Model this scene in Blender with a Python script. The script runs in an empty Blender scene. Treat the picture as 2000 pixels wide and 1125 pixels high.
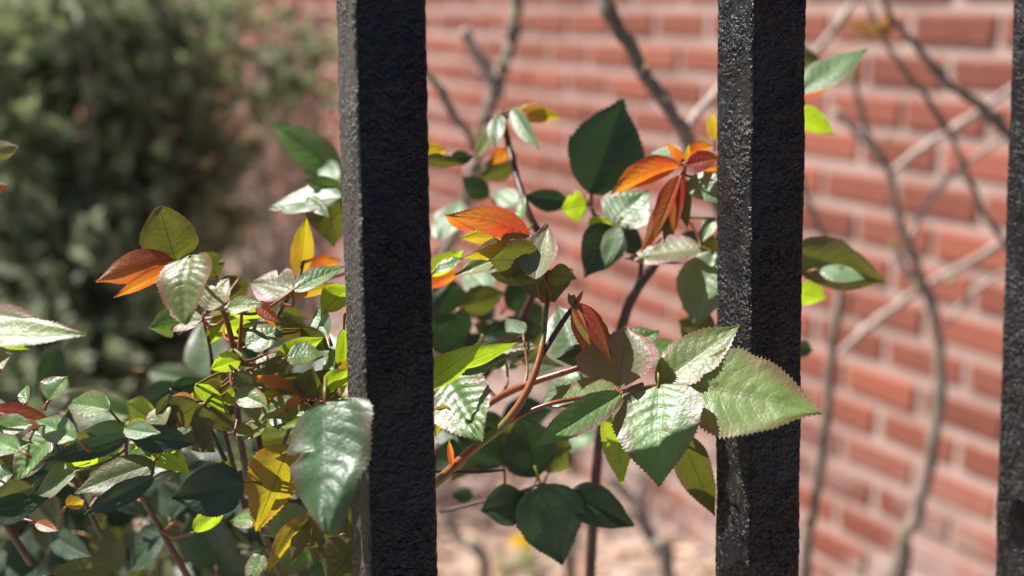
import bpy, bmesh, math, random
from mathutils import Vector, Matrix, noise

random.seed(11)
SC = bpy.context.scene
COL = SC.collection

# ------------------------------------------------------------------ camera, light, exposure
FPX = 2250.0                      # focal length in pixels of a 2000 px wide frame
CAM_H = 1.35
PITCH = math.atan(542.0 / FPX)
cam_d = bpy.data.cameras.new('camera')
cam = bpy.data.objects.new('camera', cam_d)
COL.objects.link(cam)
cam.location = (0, 0, CAM_H)
cam.rotation_euler = (math.pi / 2 - PITCH, 0, 0)
cam_d.sensor_width = 36.0
cam_d.lens = FPX / 2000 * 36
cam_d.clip_start = 0.02
cam_d.clip_end = 400
cam_d.dof.use_dof = True
cam_d.dof.focus_distance = 0.326
cam_d.dof.aperture_fstop = 7.8
SC.camera = cam

SUN_EL = math.radians(52)
SUN_DIR_H = Vector((-0.95, 0.31)).normalized()
S = Vector((SUN_DIR_H.x * math.cos(SUN_EL), SUN_DIR_H.y * math.cos(SUN_EL), math.sin(SUN_EL)))
world = bpy.data.worlds.new('World')
SC.world = world
world.use_nodes = True
wn = world.node_tree
bg = wn.nodes['Background']
sky = wn.nodes.new('ShaderNodeTexSky')
sky.sky_type = 'NISHITA'
sky.sun_disc = False
sky.sun_elevation = SUN_EL
sky.sun_rotation = math.atan2(S.x, S.y)
wn.links.new(sky.outputs[0], bg.inputs[0])
bg.inputs[1].default_value = 0.052
sun_d = bpy.data.lights.new('sun', 'SUN')
sun_d.energy = 5.0
sun_d.angle = math.radians(0.5)
sun_d.color = (1.0, 0.96, 0.90)
sun = bpy.data.objects.new('sun', sun_d)
COL.objects.link(sun)
sun.rotation_euler = S.to_track_quat('Z', 'Y').to_euler()
sun.location = (-3, 1, 6)
SC.view_settings.view_transform = 'Standard'
SC.view_settings.look = 'None'
SC.view_settings.exposure = 0.97
SC.view_settings.gamma = 1
SC.view_settings.use_curve_mapping = False

CAM_M = Matrix.Translation((0, 0, CAM_H)) @ cam.rotation_euler.to_matrix().to_4x4()
CAM_C = Vector((0, 0, CAM_H))


def ray(px, py):
    v = Vector(((px - 1000) / FPX, -(py - 562.5) / FPX, -1.0))
    return CAM_M.to_3x3() @ v


def P(px, py, z):
    """point of the place seen at that pixel of the photograph, z metres in front of the lens"""
    return CAM_C + ray(px, py) * z


CAM_I = CAM_M.inverted()


def proj(p):
    q = CAM_I @ p
    return (1000 + FPX * q.x / -q.z, 562.5 - FPX * q.y / -q.z, -q.z)


# ------------------------------------------------------------------ object helpers
def tag(o, label=None, cat=None, group=None, kind=None):
    if label: o['label'] = label
    if cat: o['category'] = cat
    if group: o['group'] = group
    if kind: o['kind'] = kind
    return o


def empty(name, loc):
    o = bpy.data.objects.new(name, None)
    o.location = loc
    o.empty_display_size = 0.05
    COL.objects.link(o)
    return o


def link(name, me, parent=None, loc=(0, 0, 0)):
    o = bpy.data.objects.new(name, me)
    COL.objects.link(o)
    o.parent = parent
    o.location = Vector(loc) - (parent.matrix_basis.translation if parent else Vector())
    return o


class MB:
    """collects vertices, faces, material slots and uvs of ONE mesh"""
    def __init__(self):
        self.v, self.f, self.m, self.uv = [], [], [], []

    def face(self, idx, mi=0, uv=None):
        self.f.append(idx)
        self.m.append(mi)
        self.uv.append(uv or [(0.5, 0.0)] * len(idx))

    def tube(self, pts, rads, sides=9, mi=0, bump=0.0, cap=True, seed=0.0):
        n = len(pts)
        base = len(self.v)
        ref = Vector((0.31, 0.22, 0.93))
        for i, p in enumerate(pts):
            d = (pts[min(i + 1, n - 1)] - pts[max(i - 1, 0)]).normalized()
            s = d.cross(ref).normalized()
            t = s.cross(d)
            for k in range(sides):
                a = 2 * math.pi * k / sides
                q = (s * math.cos(a) + t * math.sin(a))
                r = rads[i]
                if bump:
                    r *= 1 + bump * noise.noise((p + q * r) * (0.35 / max(r, 1e-4)) + Vector((seed, 0, 0)))
                self.v.append(p + q * r)
        for i in range(n - 1):
            for k in range(sides):
                a = base + i * sides + k
                b = base + i * sides + (k + 1) % sides
                self.face((a, b, b + sides, a + sides), mi,
                          [(k / sides, i / n), ((k + 1) / sides, i / n), ((k + 1) / sides, (i + 1) / n), (k / sides, (i + 1) / n)])
        if cap:
            self.face(tuple(base + k for k in range(sides))[::-1], mi)
            self.face(tuple(base + (n - 1) * sides + k for k in range(sides)), mi)

    def mesh(self, name, mats, smooth=True, origin=None):
        me = bpy.data.meshes.new(name)
        vs = self.v if origin is None else [p - origin for p in self.v]
        me.from_pydata([tuple(p) for p in vs], [], self.f)
        for m in mats:
            me.materials.append(m)
        me.polygons.foreach_set('material_index', self.m)
        me.polygons.foreach_set('use_smooth', [smooth] * len(self.f))
        ul = me.uv_layers.new(name='UVMap')
        flat = []
        for u in self.uv:
            for a in u:
                flat += [a[0], a[1]]
        ul.data.foreach_set('uv', flat)
        me.update()
        return me


def spline(pts, sub=6):
    """Catmull-Rom through the points"""
    out = []
    n = len(pts)
    for i in range(n - 1):
        p0, p1, p2, p3 = pts[max(i - 1, 0)], pts[i], pts[i + 1], pts[min(i + 2, n - 1)]
        for k in range(sub):
            t = k / sub
            out.append(0.5 * ((2 * p1) + (p2 - p0) * t + (2 * p0 - 5 * p1 + 4 * p2 - p3) * t * t + (3 * p1 - p0 - 3 * p2 + p3) * t ** 3))
    out.append(pts[-1])
    return out


# ------------------------------------------------------------------ materials
class NT:
    def __init__(self, name):
        self.mat = bpy.data.materials.new(name)
        self.mat.use_nodes = True
        self.t = self.mat.node_tree
        self.t.nodes.clear()
        self.out = self.t.nodes.new('ShaderNodeOutputMaterial')

    def n(self, typ, **kw):
        nd = self.t.nodes.new(typ)
        for k, v in kw.items():
            if k.startswith('i_'):
                key = k[2:]
                key = int(key) if key.isdigit() else key.replace('_', ' ')
                nd.inputs[key].default_value = v
            else:
                setattr(nd, k, v)
        return nd

    def l(self, a, b):
        self.t.links.new(a, b)

    def sock(self, x, inp):
        if hasattr(x, 'is_output'):
            self.l(x, inp)
        else:
            inp.default_value = x

    def math(self, op, a, b=0.0, c=None, clamp=False):
        nd = self.n('ShaderNodeMath', operation=op, use_clamp=clamp)
        self.sock(a, nd.inputs[0])
        self.sock(b, nd.inputs[1])
        if c is not None: self.sock(c, nd.inputs[2])
        return nd.outputs[0]

    def step(self, x, a, b):
        nd = self.n('ShaderNodeMapRange', interpolation_type='SMOOTHSTEP')
        self.sock(x, nd.inputs[0])
        nd.inputs[1].default_value = a
        nd.inputs[2].default_value = b
        return nd.outputs[0]

    def mix(self, f, a, b):
        nd = self.n('ShaderNodeMix', data_type='RGBA')
        self.sock(f, nd.inputs[0])
        for v, i in ((a, 6), (b, 7)):
            if hasattr(v, 'is_output'): self.l(v, nd.inputs[i])
            else: nd.inputs[i].default_value = (*v, 1)
        return nd.outputs[2]

    def noise(self, vec, scale, detail=3, rough=0.55, dist=0.0):
        nd = self.n('ShaderNodeTexNoise')
        nd.inputs['Scale'].default_value = scale
        nd.inputs['Detail'].default_value = detail
        nd.inputs['Roughness'].default_value = rough
        nd.inputs['Distortion'].default_value = dist
        if vec is not None: self.l(vec, nd.inputs['Vector'])
        return nd.outputs['Fac']

    def obj(self):
        return self.n('ShaderNodeTexCoord').outputs['Object']

    def rnd(self):
        return self.n('ShaderNodeObjectInfo').outputs['Random']

    def bump(self, h, strength, dist, normal=None):
        nd = self.n('ShaderNodeBump')
        nd.inputs['Strength'].default_value = strength
        nd.inputs['Distance'].default_value = dist
        self.l(h, nd.inputs['Height'])
        if normal is not None: self.l(normal, nd.inputs['Normal'])
        return nd.outputs['Normal']

    def scaled(self, vec, s):
        nd = self.n('ShaderNodeMapping')
        nd.inputs['Scale'].default_value = s
        self.l(vec, nd.inputs['Vector'])
        return nd.outputs['Vector']


def mat_leaf(name, top, top2, margin, under, trans, tfac, rough=0.36, margin_amt=0.8, spec=0.5, veincol=None, quilt=1.0, trans_base=None):
    return _mat_leaf(name, top, top2, margin, under, trans, tfac, rough, margin_amt, spec, veincol, quilt, trans_base)


def _mat_leaf(name, top, top2, margin, under, trans, tfac, rough=0.36, margin_amt=0.8, spec=0.5, veincol=None, quilt=1.0, trans_base=None):
    T = NT(name)
    o = T.obj()
    uv = T.n('ShaderNodeUVMap')
    sep = T.n('ShaderNodeSeparateXYZ')
    T.l(uv.outputs[0], sep.inputs[0])
    u = sep.outputs[0]
    v = T.math('ABSOLUTE', T.math('SUBTRACT', T.math('MULTIPLY', sep.outputs[1], 2.0), 1.0))   # 0 at midrib, 1 at margin
    nz = T.noise(o, 130, 4, 0.6)
    nz2 = T.noise(o, 900, 2, 0.6)
    big = T.noise(o, 45, 2)
    c = T.mix(T.step(nz, 0.38, 0.62), top, top2)
    rv = T.rnd()
    hsv = T.n('ShaderNodeHueSaturation')
    T.l(c, hsv.inputs['Color'])
    T.l(T.math('MULTIPLY_ADD', rv, 0.5, 0.75), hsv.inputs['Value'])
    T.l(T.math('MULTIPLY_ADD', rv, 0.03, 0.485), hsv.inputs['Hue'])
    c = hsv.outputs[0]
    mg = T.math('MULTIPLY', T.step(T.math('MULTIPLY_ADD', T.math('SUBTRACT', big, 0.5), 1.0, v), 0.55, 1.02), margin_amt)
    c = T.mix(mg, c, margin)
    # veins: midrib and oblique laterals with a finer net between them
    mid = T.math('SUBTRACT', 1.0, T.step(v, 0.012, 0.05))
    lat = T.math('SUBTRACT', u, T.math('MULTIPLY', T.math('POWER', v, 1.25), 0.24))
    lat = T.math('MULTIPLY_ADD', T.math('SUBTRACT', nz, 0.5), 0.05, lat)
    w = T.math('ABSOLUTE', T.math('SUBTRACT', T.math('FRACT', T.math('MULTIPLY', lat, 8.5)), 0.5))   # 0.5 at vein
    latv = T.math('MULTIPLY', T.step(w, 0.44, 0.495), T.math('SUBTRACT', 1.0, T.step(v, 0.7, 0.98)))
    vo = T.n('ShaderNodeTexVoronoi', feature='DISTANCE_TO_EDGE')
    vo.inputs['Scale'].default_value = 520
    T.l(o, vo.inputs['Vector'])
    net = T.math('SUBTRACT', 1.0, T.step(vo.outputs['Distance'], 0.0, 0.16))
    vein = T.math('MAXIMUM', mid, T.math('MULTIPLY', latv, 0.55))
    vc = veincol or tuple(min(1, 0.5 * x + 0.5 * y + 0.03) for x, y in zip(top2, under))
    c = T.mix(T.math('MULTIPLY', vein, 0.3), c, vc)
    if trans_base:      # young growth greens from the base towards the tip
        gt = T.math('MULTIPLY', T.step(T.math('MULTIPLY_ADD', T.math('SUBTRACT', big, .5), 1.1, u), .35, 1.0), .5)
        c = T.mix(gt, c, (.12, .12, .03))
        under = tuple(.6 * a + .4 * b for a, b in zip(under, (.13, .12, .03)))
    # brown specks and scars on some of the leaves
    wv = T.n('ShaderNodeTexCoord').outputs['Object']
    spot = T.math('MULTIPLY', T.step(T.noise(wv, 190, 1.5, .4), .70, .735), T.step(rv, .45, .6))
    c = T.mix(T.math('MULTIPLY', spot, .8), c, (.10, .045, .02))
    geo = T.n('ShaderNodeNewGeometry')
    back = geo.outputs['Backfacing']
    cu = T.mix(T.math('MULTIPLY', vein, 0.5), T.mix(T.step(nz, 0.35, 0.65), under, tuple(x * 0.75 for x in under)),
               tuple(x * 0.45 for x in under))
    cu = T.mix(T.math('MULTIPLY', mg, 0.6), cu, margin)
    c = T.mix(back, c, cu)
    # relief
    h = T.math('ADD', T.math('MULTIPLY', vo.outputs['Distance'], 0.8),
               T.math('ADD', T.math('MULTIPLY', nz2, 0.9), T.math('MULTIPLY', vein, -0.35)))
    nrm = T.bump(h, 0.6 * quilt, 0.00020)
    p = T.n('ShaderNodeBsdfPrincipled')
    T.l(c, p.inputs['Base Color'])
    T.l(T.math('ADD', T.math('MULTIPLY_ADD', nz, 0.2, rough - 0.02), T.math('MULTIPLY', back, 0.2)), p.inputs['Roughness'])
    p.inputs['Specular IOR Level'].default_value = spec * 1.35
    T.l(nrm, p.inputs['Normal'])
    tr = T.n('ShaderNodeBsdfTranslucent')
    tc = T.mix(T.math('MULTIPLY', vein, 0.8), T.mix(T.step(nz, 0.3, 0.7), T.mix(T.step(T.math('MULTIPLY_ADD', T.math('SUBTRACT', big, .5), .8, u), .15, .85), trans_base or trans, trans), tuple(x * 0.75 for x in trans)), tuple(x * 0.35 for x in trans))
    tc = T.mix(T.math('MULTIPLY', mg, 0.5), tc, tuple(min(1, a * 2.2) for a in margin))
    T.l(tc, tr.inputs['Color'])
    T.l(nrm, tr.inputs['Normal'])
    ms = T.n('ShaderNodeMixShader')
    ms.inputs[0].default_value = tfac
    T.l(p.outputs[0], ms.inputs[1])
    T.l(tr.outputs[0], ms.inputs[2])
    T.l(ms.outputs[0], T.out.inputs['Surface'])
    return T.mat


M = {}
M['green'] = mat_leaf('rose_leaf_green', (.065, .135, .03), (.115, .20, .045), (.14, .055, .045), (.12, .19, .085), (.22, .42, .04), .30, .33)
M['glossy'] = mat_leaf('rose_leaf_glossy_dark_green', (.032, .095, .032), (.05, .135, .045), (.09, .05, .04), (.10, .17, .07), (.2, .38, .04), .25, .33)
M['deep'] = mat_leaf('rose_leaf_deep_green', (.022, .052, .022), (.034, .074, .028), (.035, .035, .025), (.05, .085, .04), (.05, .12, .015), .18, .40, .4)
M['lime'] = mat_leaf('rose_leaf_young_lime', (.12, .22, .03), (.16, .28, .04), (.22, .13, .03), (.18, .28, .05), (.50, .72, .02), .58, .38, .5)
M['gold'] = mat_leaf('rose_leaf_golden', (.16, .15, .03), (.2, .17, .035), (.3, .09, .03), (.24, .2, .04), (.66, .54, .02), .52, .4, .6, trans_base=(.62, .30, .02))
M['olive'] = mat_leaf('rose_leaf_olive', (.065, .085, .028), (.085, .105, .034), (.11, .04, .03), (.085, .095, .034), (.24, .26, .02), .33, .42, .6)
M['bronze'] = mat_leaf('rose_leaf_bronze', (.10, .155, .035), (.15, .21, .05), (.21, .075, .055), (.17, .15, .075), (.36, .36, .04), .32, .36, .6, veincol=(.2, .1, .07))
M['mauve'] = mat_leaf('rose_leaf_mauve_edged', (.13, .14, .065), (.17, .18, .085), (.24, .10, .10), (.18, .13, .1), (.4, .3, .08), .3, .36, 1.0)
M['red'] = mat_leaf('rose_leaf_young_red', (.24, .035, .03), (.30, .07, .03), (.30, .02, .025), (.30, .09, .03), (.75, .26, .03), .48, .28, .8, spec=.6, trans_base=(.75, .035, .03))
M['orange'] = mat_leaf('rose_leaf_orange', (.26, .09, .02), (.32, .13, .025), (.30, .035, .02), (.35, .14, .03), (.90, .34, .02), .52, .34, .85, trans_base=(.75, .08, .03))
M['pale'] = mat_leaf('rose_leaf_pale_green', (.09, .17, .075), (.14, .225, .10), (.2, .16, .12), (.18, .24, .15), (.3, .45, .12), .28, .34, .5)
M['dry'] = mat_leaf('dry_leaf_tan', (.42, .24, .1), (.5, .31, .15), (.4, .2, .08), (.48, .3, .14), (.8, .45, .12), .35, .6, .5)


def mat_stem(name, c1, c2, rough=.45, scale=160, along=(1, 1, .25), bstr=.5, bd=.0006, c3=None):
    T = NT(name)
    o = T.obj()
    nz = T.noise(T.scaled(o, along), scale, 5, .6)
    n2 = T.noise(o, scale * .22, 2)
    c = T.mix(T.step(T.math('ADD', T.math('MULTIPLY', nz, .5), T.math('MULTIPLY', n2, .5)), .42, .58), c1, c2)
    if c3: c = T.mix(T.step(T.noise(o, scale * .6, 3), .6, .68), c, c3)
    p = T.n('ShaderNodeBsdfPrincipled')
    T.l(c, p.inputs['Base Color'])
    p.inputs['Roughness'].default_value = rough
    T.l(T.bump(nz, bstr, bd), p.inputs['Normal'])
    T.l(p.outputs[0], T.out.inputs['Surface'])
    return T.mat


M['cane'] = mat_stem('rose_cane_orange_green', (.15, .15, .03), (.28, .085, .028), .36)
M['cane_red'] = mat_stem('rose_cane_red', (.14, .032, .018), (.24, .062, .022), .34)
M['cane_dark'] = mat_stem('rose_cane_maroon', (.055, .018, .015), (.075, .04, .02), .45)
M['wood'] = mat_stem('twig_bark_brown', (.13, .098, .072), (.22, .17, .13), .7, 120, c3=(.24, .2, .16))
M['wood_grey'] = mat_stem('twig_bark_grey', (.17, .135, .105), (.27, .215, .17), .75, 90, c3=(.1, .075, .06))
M['wood_sunlit'] = mat_stem('twig_bark_sunlit', (.34, .26, .22), (.45, .36, .31), .7, 90)  # bark with sunlight put into its pale colour
M['bud'] = mat_stem('bud_green_yellow', (.24, .23, .08), (.36, .32, .13), .5, 200)

T = NT('black_fence_paint')
o = T.obj()
sx = T.n('ShaderNodeAttribute', attribute_name='side')
n1 = T.noise(o, 620, 4, .6, .6)
n2 = T.noise(o, 1700, 3, .6)
nst = T.noise(T.scaled(o, (1, 1, .22)), 1500, 4, .7)
vo = T.n('ShaderNodeTexVoronoi', feature='SMOOTH_F1')
vo.inputs['Scale'].default_value = 640
T.l(o, vo.inputs['Vector'])
nst = T.noise(T.scaled(o, (1, 1, .13)), 1000, 4, .7)
n3 = T.noise(o, 330, 1.5, .5, 1.6)
lump = T.noise(o, 900, 1, .5, 1.0)
c = T.mix(T.step(T.noise(o, 60, 4), .45, .7), (.0030, .0034, .0060), (.0050, .0056, .0100))
alg = T.math('MULTIPLY', T.step(T.noise(T.scaled(o, (1, 1, .3)), 110, 5, .65), .45, .62), sx.outputs['Fac'])
c = T.mix(T.math('MULTIPLY', alg, .6), c, (.03, .027, .015))
spk = T.math('MULTIPLY', T.step(nst, .60, .67), sx.outputs['Fac'])
c = T.mix(T.math('MULTIPLY', spk, .8), c, (.14, .128, .11))  # pale streaks, colour raised to stand in for sun glints
c = T.mix(T.math('MULTIPLY', T.math('POWER', sx.outputs['Fac'], 4.0), T.math('MULTIPLY_ADD', nst, .9, .1)), c, (.085, .078, .066))  # grey of the sunlit left face put into the colour
blue_flecks = T.step(T.noise(o, 700, 2, .6), .70, .76)  # sparse faint bluish flecks over the paint
c = T.mix(T.math('MULTIPLY', blue_flecks, .12), c, (.05, .055, .08))
patchy = T.step(T.noise(T.scaled(o, (1, 1, .5)), 45, 3, .6), .38, .62)
hh = T.math('MULTIPLY', T.math('ADD', T.math('MULTIPLY', n3, 1.0), T.math('MULTIPLY', lump, .32)), T.math('MULTIPLY_ADD', patchy, .75, .25))
fine = T.math('MULTIPLY', nst, sx.outputs['Fac'])
p = T.n('ShaderNodeBsdfPrincipled')
T.l(c, p.inputs['Base Color'])
T.l(T.math('ADD', T.math('MULTIPLY_ADD', n3, .22, .06), T.math('MULTIPLY', sx.outputs['Fac'], .3)), p.inputs['Roughness'])
p.inputs['Specular IOR Level'].default_value = .27
T.l(T.bump(fine, .5, .0008, T.bump(hh, 1.0, .0034)), p.inputs['Normal'])
T.l(p.outputs[0], T.out.inputs['Surface'])
M['paint'] = T.mat

T = NT('red_clay_brick')
o = T.obj()
r = T.rnd()
nz = T.noise(o, 35, 5, .65)
n2 = T.noise(o, 9, 3)
c = T.mix(r, (.165, .047, .030), (.345, .105, .063))
c = T.mix(T.math('MULTIPLY', T.step(r, .80, .88), .55), c, (.13, .042, .03))
c = T.mix(T.math('MULTIPLY', T.step(nz, .45, .7), .5), c, (.33, .11, .062))
geo = T.n('ShaderNodeNewGeometry')
bl = T.noise(geo.outputs['Position'], 3.4, 4, .6)
sp = T.n('ShaderNodeSeparateXYZ')
T.l(geo.outputs['Position'], sp.inputs[0])
efl = T.math('MULTIPLY', T.math('SUBTRACT', 1.0, T.step(sp.outputs[2], .18, .52)), T.step(bl, .38, .52))
c = T.mix(T.math('MULTIPLY', efl, .8), c, (.38, .31, .28))
p = T.n('ShaderNodeBsdfPrincipled')
T.l(c, p.inputs['Base Color'])
p.inputs['Roughness'].default_value = .85
T.l(T.bump(nz, .6, .003), p.inputs['Normal'])
T.l(p.outputs[0], T.out.inputs['Surface'])
M['brick'] = T.mat

T = NT('pinkish_lime_mortar')
o = T.obj()
nz = T.noise(o, 40, 5, .65)
c = T.mix(T.step(T.noise(o, 5, 4), .35, .65), (.34, .235, .20), (.45, .335, .29))
c = T.mix(T.math('MULTIPLY', T.step(nz, .5, .75), .4), c, (.29, .195, .165))
p = T.n('ShaderNodeBsdfPrincipled')
T.l(c, p.inputs['Base Color'])
p.inputs['Roughness'].default_value = .9
T.l(T.bump(nz, .7, .004), p.inputs['Normal'])
T.l(p.outputs[0], T.out.inputs['Surface'])
M['mortar'] = T.mat

T = NT('bare_tan_soil')
o = T.obj()
nz = T.noise(o, 60, 6, .65)
n2 = T.noise(o, 7, 4, .6)
c = T.mix(T.step(n2, .35, .65), (.30, .215, .17), (.44, .33, .275))
c = T.mix(T.math('MULTIPLY', T.step(nz, .48, .7), .7), c, (.20, .13, .095))
p = T.n('ShaderNodeBsdfPrincipled')
T.l(c, p.inputs['Base Color'])
p.inputs['Roughness'].default_value = .95
T.l(T.bump(nz, .8, .012), p.inputs['Normal'])
T.l(p.outputs[0], T.out.inputs['Surface'])
M['soil'] = T.mat


def mat_plain(name, c1, c2, rough=.7, scale=40, attr=None, trans=None, tf=0.0):
    T = NT(name)
    o = T.obj()
    f = T.noise(o, scale, 3)
    if attr:
        a = T.n('ShaderNodeUVMap')
        s = T.n('ShaderNodeSeparateXYZ')
        T.l(a.outputs[0], s.inputs[0])
        f = s.outputs[0]
    else:
        f = T.step(f, .35, .65)
    c = T.mix(f, c1, c2)
    p = T.n('ShaderNodeBsdfPrincipled')
    T.l(c, p.inputs['Base Color'])
    p.inputs['Roughness'].default_value = rough
    out = p.outputs[0]
    if trans:
        tr = T.n('ShaderNodeBsdfTranslucent')
        tr.inputs['Color'].default_value = (*trans, 1)
        ms = T.n('ShaderNodeMixShader')
        ms.inputs[0].default_value = tf
        T.l(out, ms.inputs[1])
        T.l(tr.outputs[0], ms.inputs[2])
        out = ms.outputs[0]
    T.l(out, T.out.inputs['Surface'])
    return T.mat


M['concrete'] = mat_plain('grey_concrete', (.20, .20, .20), (.28, .28, .275), .9, 14)
M['asphalt'] = mat_plain('grey_asphalt', (.045, .045, .048), (.06, .06, .063), .9, 30)
M['litter'] = mat_plain('dry_litter', (.16, .085, .05), (.62, .42, .30), .85, attr=True)
M['needle'] = mat_plain('evergreen_needles', (.17, .195, .15), (.38, .43, .26), .6, attr=True, trans=(.34, .42, .18), tf=.40)
M['thicket'] = mat_plain('added_thicket_leaves', (.17, .115, .085), (.10, .12, .07), .6, attr=True, trans=(.14, .14, .04), tf=.2)
M['petal'] = mat_plain('yellow_petals', (.75, .5, .01), (.8, .6, .02), .6, 300, trans=(.9, .7, .02), tf=.35)
M['flower_green'] = mat_plain('flower_stalk_green', (.12, .2, .05), (.16, .25, .07), .5, 100)

# ------------------------------------------------------------------ ground
gm = MB()
N = 60
def gh(x, y):
    return 0.012 * noise.noise(Vector((x * 3, y * 3, 0))) + 0.006 * noise.noise(Vector((x * 11, y * 11, 4)))
xs = [-3 + 6 * i / N for i in range(N + 1)]
ys = [-1 + 7 * i / N for i in range(N + 1)]
xs = [-150, -40, -10] + xs + [10, 40, 150]
ys = [-150, -40, -8] + ys + [12, 40, 150]
for y in ys:
    for x in xs:
        inside = -3 <= x <= 3 and -1 <= y <= 6
        gm.v.append(Vector((x, y, gh(x, y) if inside else 0)))
W = len(xs)
for j in range(len(ys) - 1):
    for i in range(W - 1):
        a = j * W + i
        gm.face((a, a + 1, a + 1 + W, a + W))
ground = link('ground', gm.mesh('ground', [M['soil']]))
tag(ground, kind='structure')

# unseen concrete pavement, added to cut the pink bounce onto the pickets
pm_ = MB()
a_, b_ = Vector((-30, .16, .0)), Vector((30, .16, .0))
for k_ in range(40):
    x0_, x1_ = -30 + 1.5 * k_, -30 + 1.5 * k_ + 1.488
    i_ = len(pm_.v)
    # each slab: a bevelled top and sides, 0.03 above the soil
    for (dz, ins) in ((-.05, 0), (.024, 0), (.03, .006)):
        pm_.v += [Vector((x0_ + ins, -2.4 + ins, dz)), Vector((x1_ - ins, -2.4 + ins, dz)), Vector((x1_ - ins, .12 - ins, dz)), Vector((x0_ + ins, .12 - ins, dz))]
    for r_ in range(2):
        for q_ in range(4):
            pm_.face((i_ + r_ * 4 + q_, i_ + r_ * 4 + (q_ + 1) % 4, i_ + r_ * 4 + 4 + (q_ + 1) % 4, i_ + r_ * 4 + 4 + q_))
    pm_.face((i_ + 8, i_ + 9, i_ + 10, i_ + 11))
pave = link('bounce_pavement', pm_.mesh('bounce_pavement', [M['concrete']], False))
tag(pave, kind='structure')
# asphalt road beyond the pavement
rm_ = MB()
rm_.v += [Vector((-120, -14, .02)), Vector((120, -14, .02)), Vector((120, -2.45, .02)), Vector((-120, -2.45, .02))]
rm_.face((0, 1, 2, 3))
tag(link('road', rm_.mesh('road', [M['asphalt']], False)), kind='structure')

# ------------------------------------------------------------------ brick wall
WD = Vector((0.517, -0.856, 0)).normalized()      # along the wall, towards the right and nearer
WNRM = Vector((-WD.y * -1, 0, 0))
WNRM = Vector((-0.856, -0.517, 0)).normalized()   # facing the fence
rb = ray(1390, 1080)
W0 = CAM_C + rb * (CAM_H / -rb.z)
W0.z = 0
CH, ML = 0.081, 0.198
JH, JL = 0.023, 0.0155
wall = empty('brick_wall', W0)
tag(wall, 'sunlit red brick wall with wide pinkish mortar joints behind the bare twigs', 'wall')
rot = Matrix((WD, -WNRM, Vector((0, 0, 1)))).transposed()


def brick_mesh(seed):
    rnd = random.Random(seed)
    bm = bmesh.new()
    bmesh.ops.create_cube(bm, size=1)
    for v in bm.verts:
        v.co.x *= ML - JL
        v.co.y *= 0.09
        v.co.z *= CH - JH
        v.co += Vector((rnd.uniform(-.002, .002), 0, rnd.uniform(-.002, .002)))
    bmesh.ops.bevel(bm, geom=bm.edges[:], offset=.005, segments=1, affect='EDGES')
    me = bpy.data.meshes.new('brick')
    bm.to_mesh(me)
    bm.free()
    me.materials.append(M['brick'])
    for p in me.polygons: p.use_smooth = False
    return me


bmeshes = [brick_mesh(i) for i in range(5)]
slots = []
for row in range(0, 40):
    z = (row + 0.5) * CH - 0.02
    off = 0.5 * ML if row % 2 else 0.0
    for k in range(-62, 13):
        s = k * ML + off + random.uniform(-.004, .004)
        c = W0 + WD * s + Vector((0, 0, z)) + WNRM * random.uniform(-.0025, .0025)
        size = -1
        if (CAM_I @ c).z < -0.2:
            px, py, d = proj(c)
            if 560 < px < 2080 and -40 < py < 1170:
                size = 1 / d
        slots.append((size, c))
slots.sort(key=lambda t: -t[0])
rest = MB()
for i, (size, c) in enumerate(slots):
    me = bmeshes[random.randrange(5)]
    if i < 298 and size > 0:
        b = link('brick', me, wall)
        mw = Matrix.Translation(c - W0 - WNRM * 0.045) @ rot.to_4x4() @ Matrix.Rotation(random.uniform(-.006, .006), 4, 'Y')
        b.matrix_basis = mw
    else:
        base = len(rest.v)
        R = rot @ Matrix.Diagonal((1, 1, 1))
        for sx_ in (-1, 1):
            for sy_ in (-1, 1):
                for sz_ in (-1, 1):
                    rest.v.append(c - WNRM * 0.045 + R @ Vector((sx_ * (ML - JL) / 2, sy_ * .045, sz_ * (CH - JH) / 2)))
        for q in ((0, 1, 3, 2), (4, 6, 7, 5), (0, 4, 5, 1), (2, 3, 7, 6), (0, 2, 6, 4), (1, 5, 7, 3)):
            rest.face(tuple(base + j for j in q))
ro = link('brick_courses', rest.mesh('brick_courses', [M['brick']], False, W0), wall, W0)
ro['kind'] = 'stuff'
mm = MB()
a0, a1, t0, t1, h = -12.4, 2.6, 0.006, 0.24, 3.24
for s in (a0, a1):
    for t in (t0, t1):
        for z in (-0.1, h):
            mm.v.append(W0 + WD * s - WNRM * t + Vector((0, 0, z)))
for q in ((0, 1, 3, 2), (4, 6, 7, 5), (0, 4, 5, 1), (2, 3, 7, 6), (0, 2, 6, 4), (1, 5, 7, 3)):
    mm.face(q)
link('mortar', mm.mesh('mortar', [M['mortar']], False, W0), wall, W0)

# ------------------------------------------------------------------ iron fence
BW = 0.019
vb = (CAM_M.to_3x3() @ Vector((300 / FPX, -20440 / FPX, -1.0))).normalized()    # down along the pickets
BU = -vb
fx = CAM_M.to_3x3() @ Vector((0.925, 0, -0.38))
fx = (fx - BU * fx.dot(BU)).normalized()           # along the fence
fn = BU.cross(fx).normalized()
if fn.y > 0: fn = -fn                               # towards the camera
c1 = P(757, 562, .305)
c2 = P(1482.5, 562, .351)
c3 = P(2041, 562, .397)
fence = empty('iron_fence', c1 - BU * (c1.z / BU.z))
tag(fence, 'black painted iron fence with lumpy square pickets in front of the rose bush', 'fence')


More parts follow.
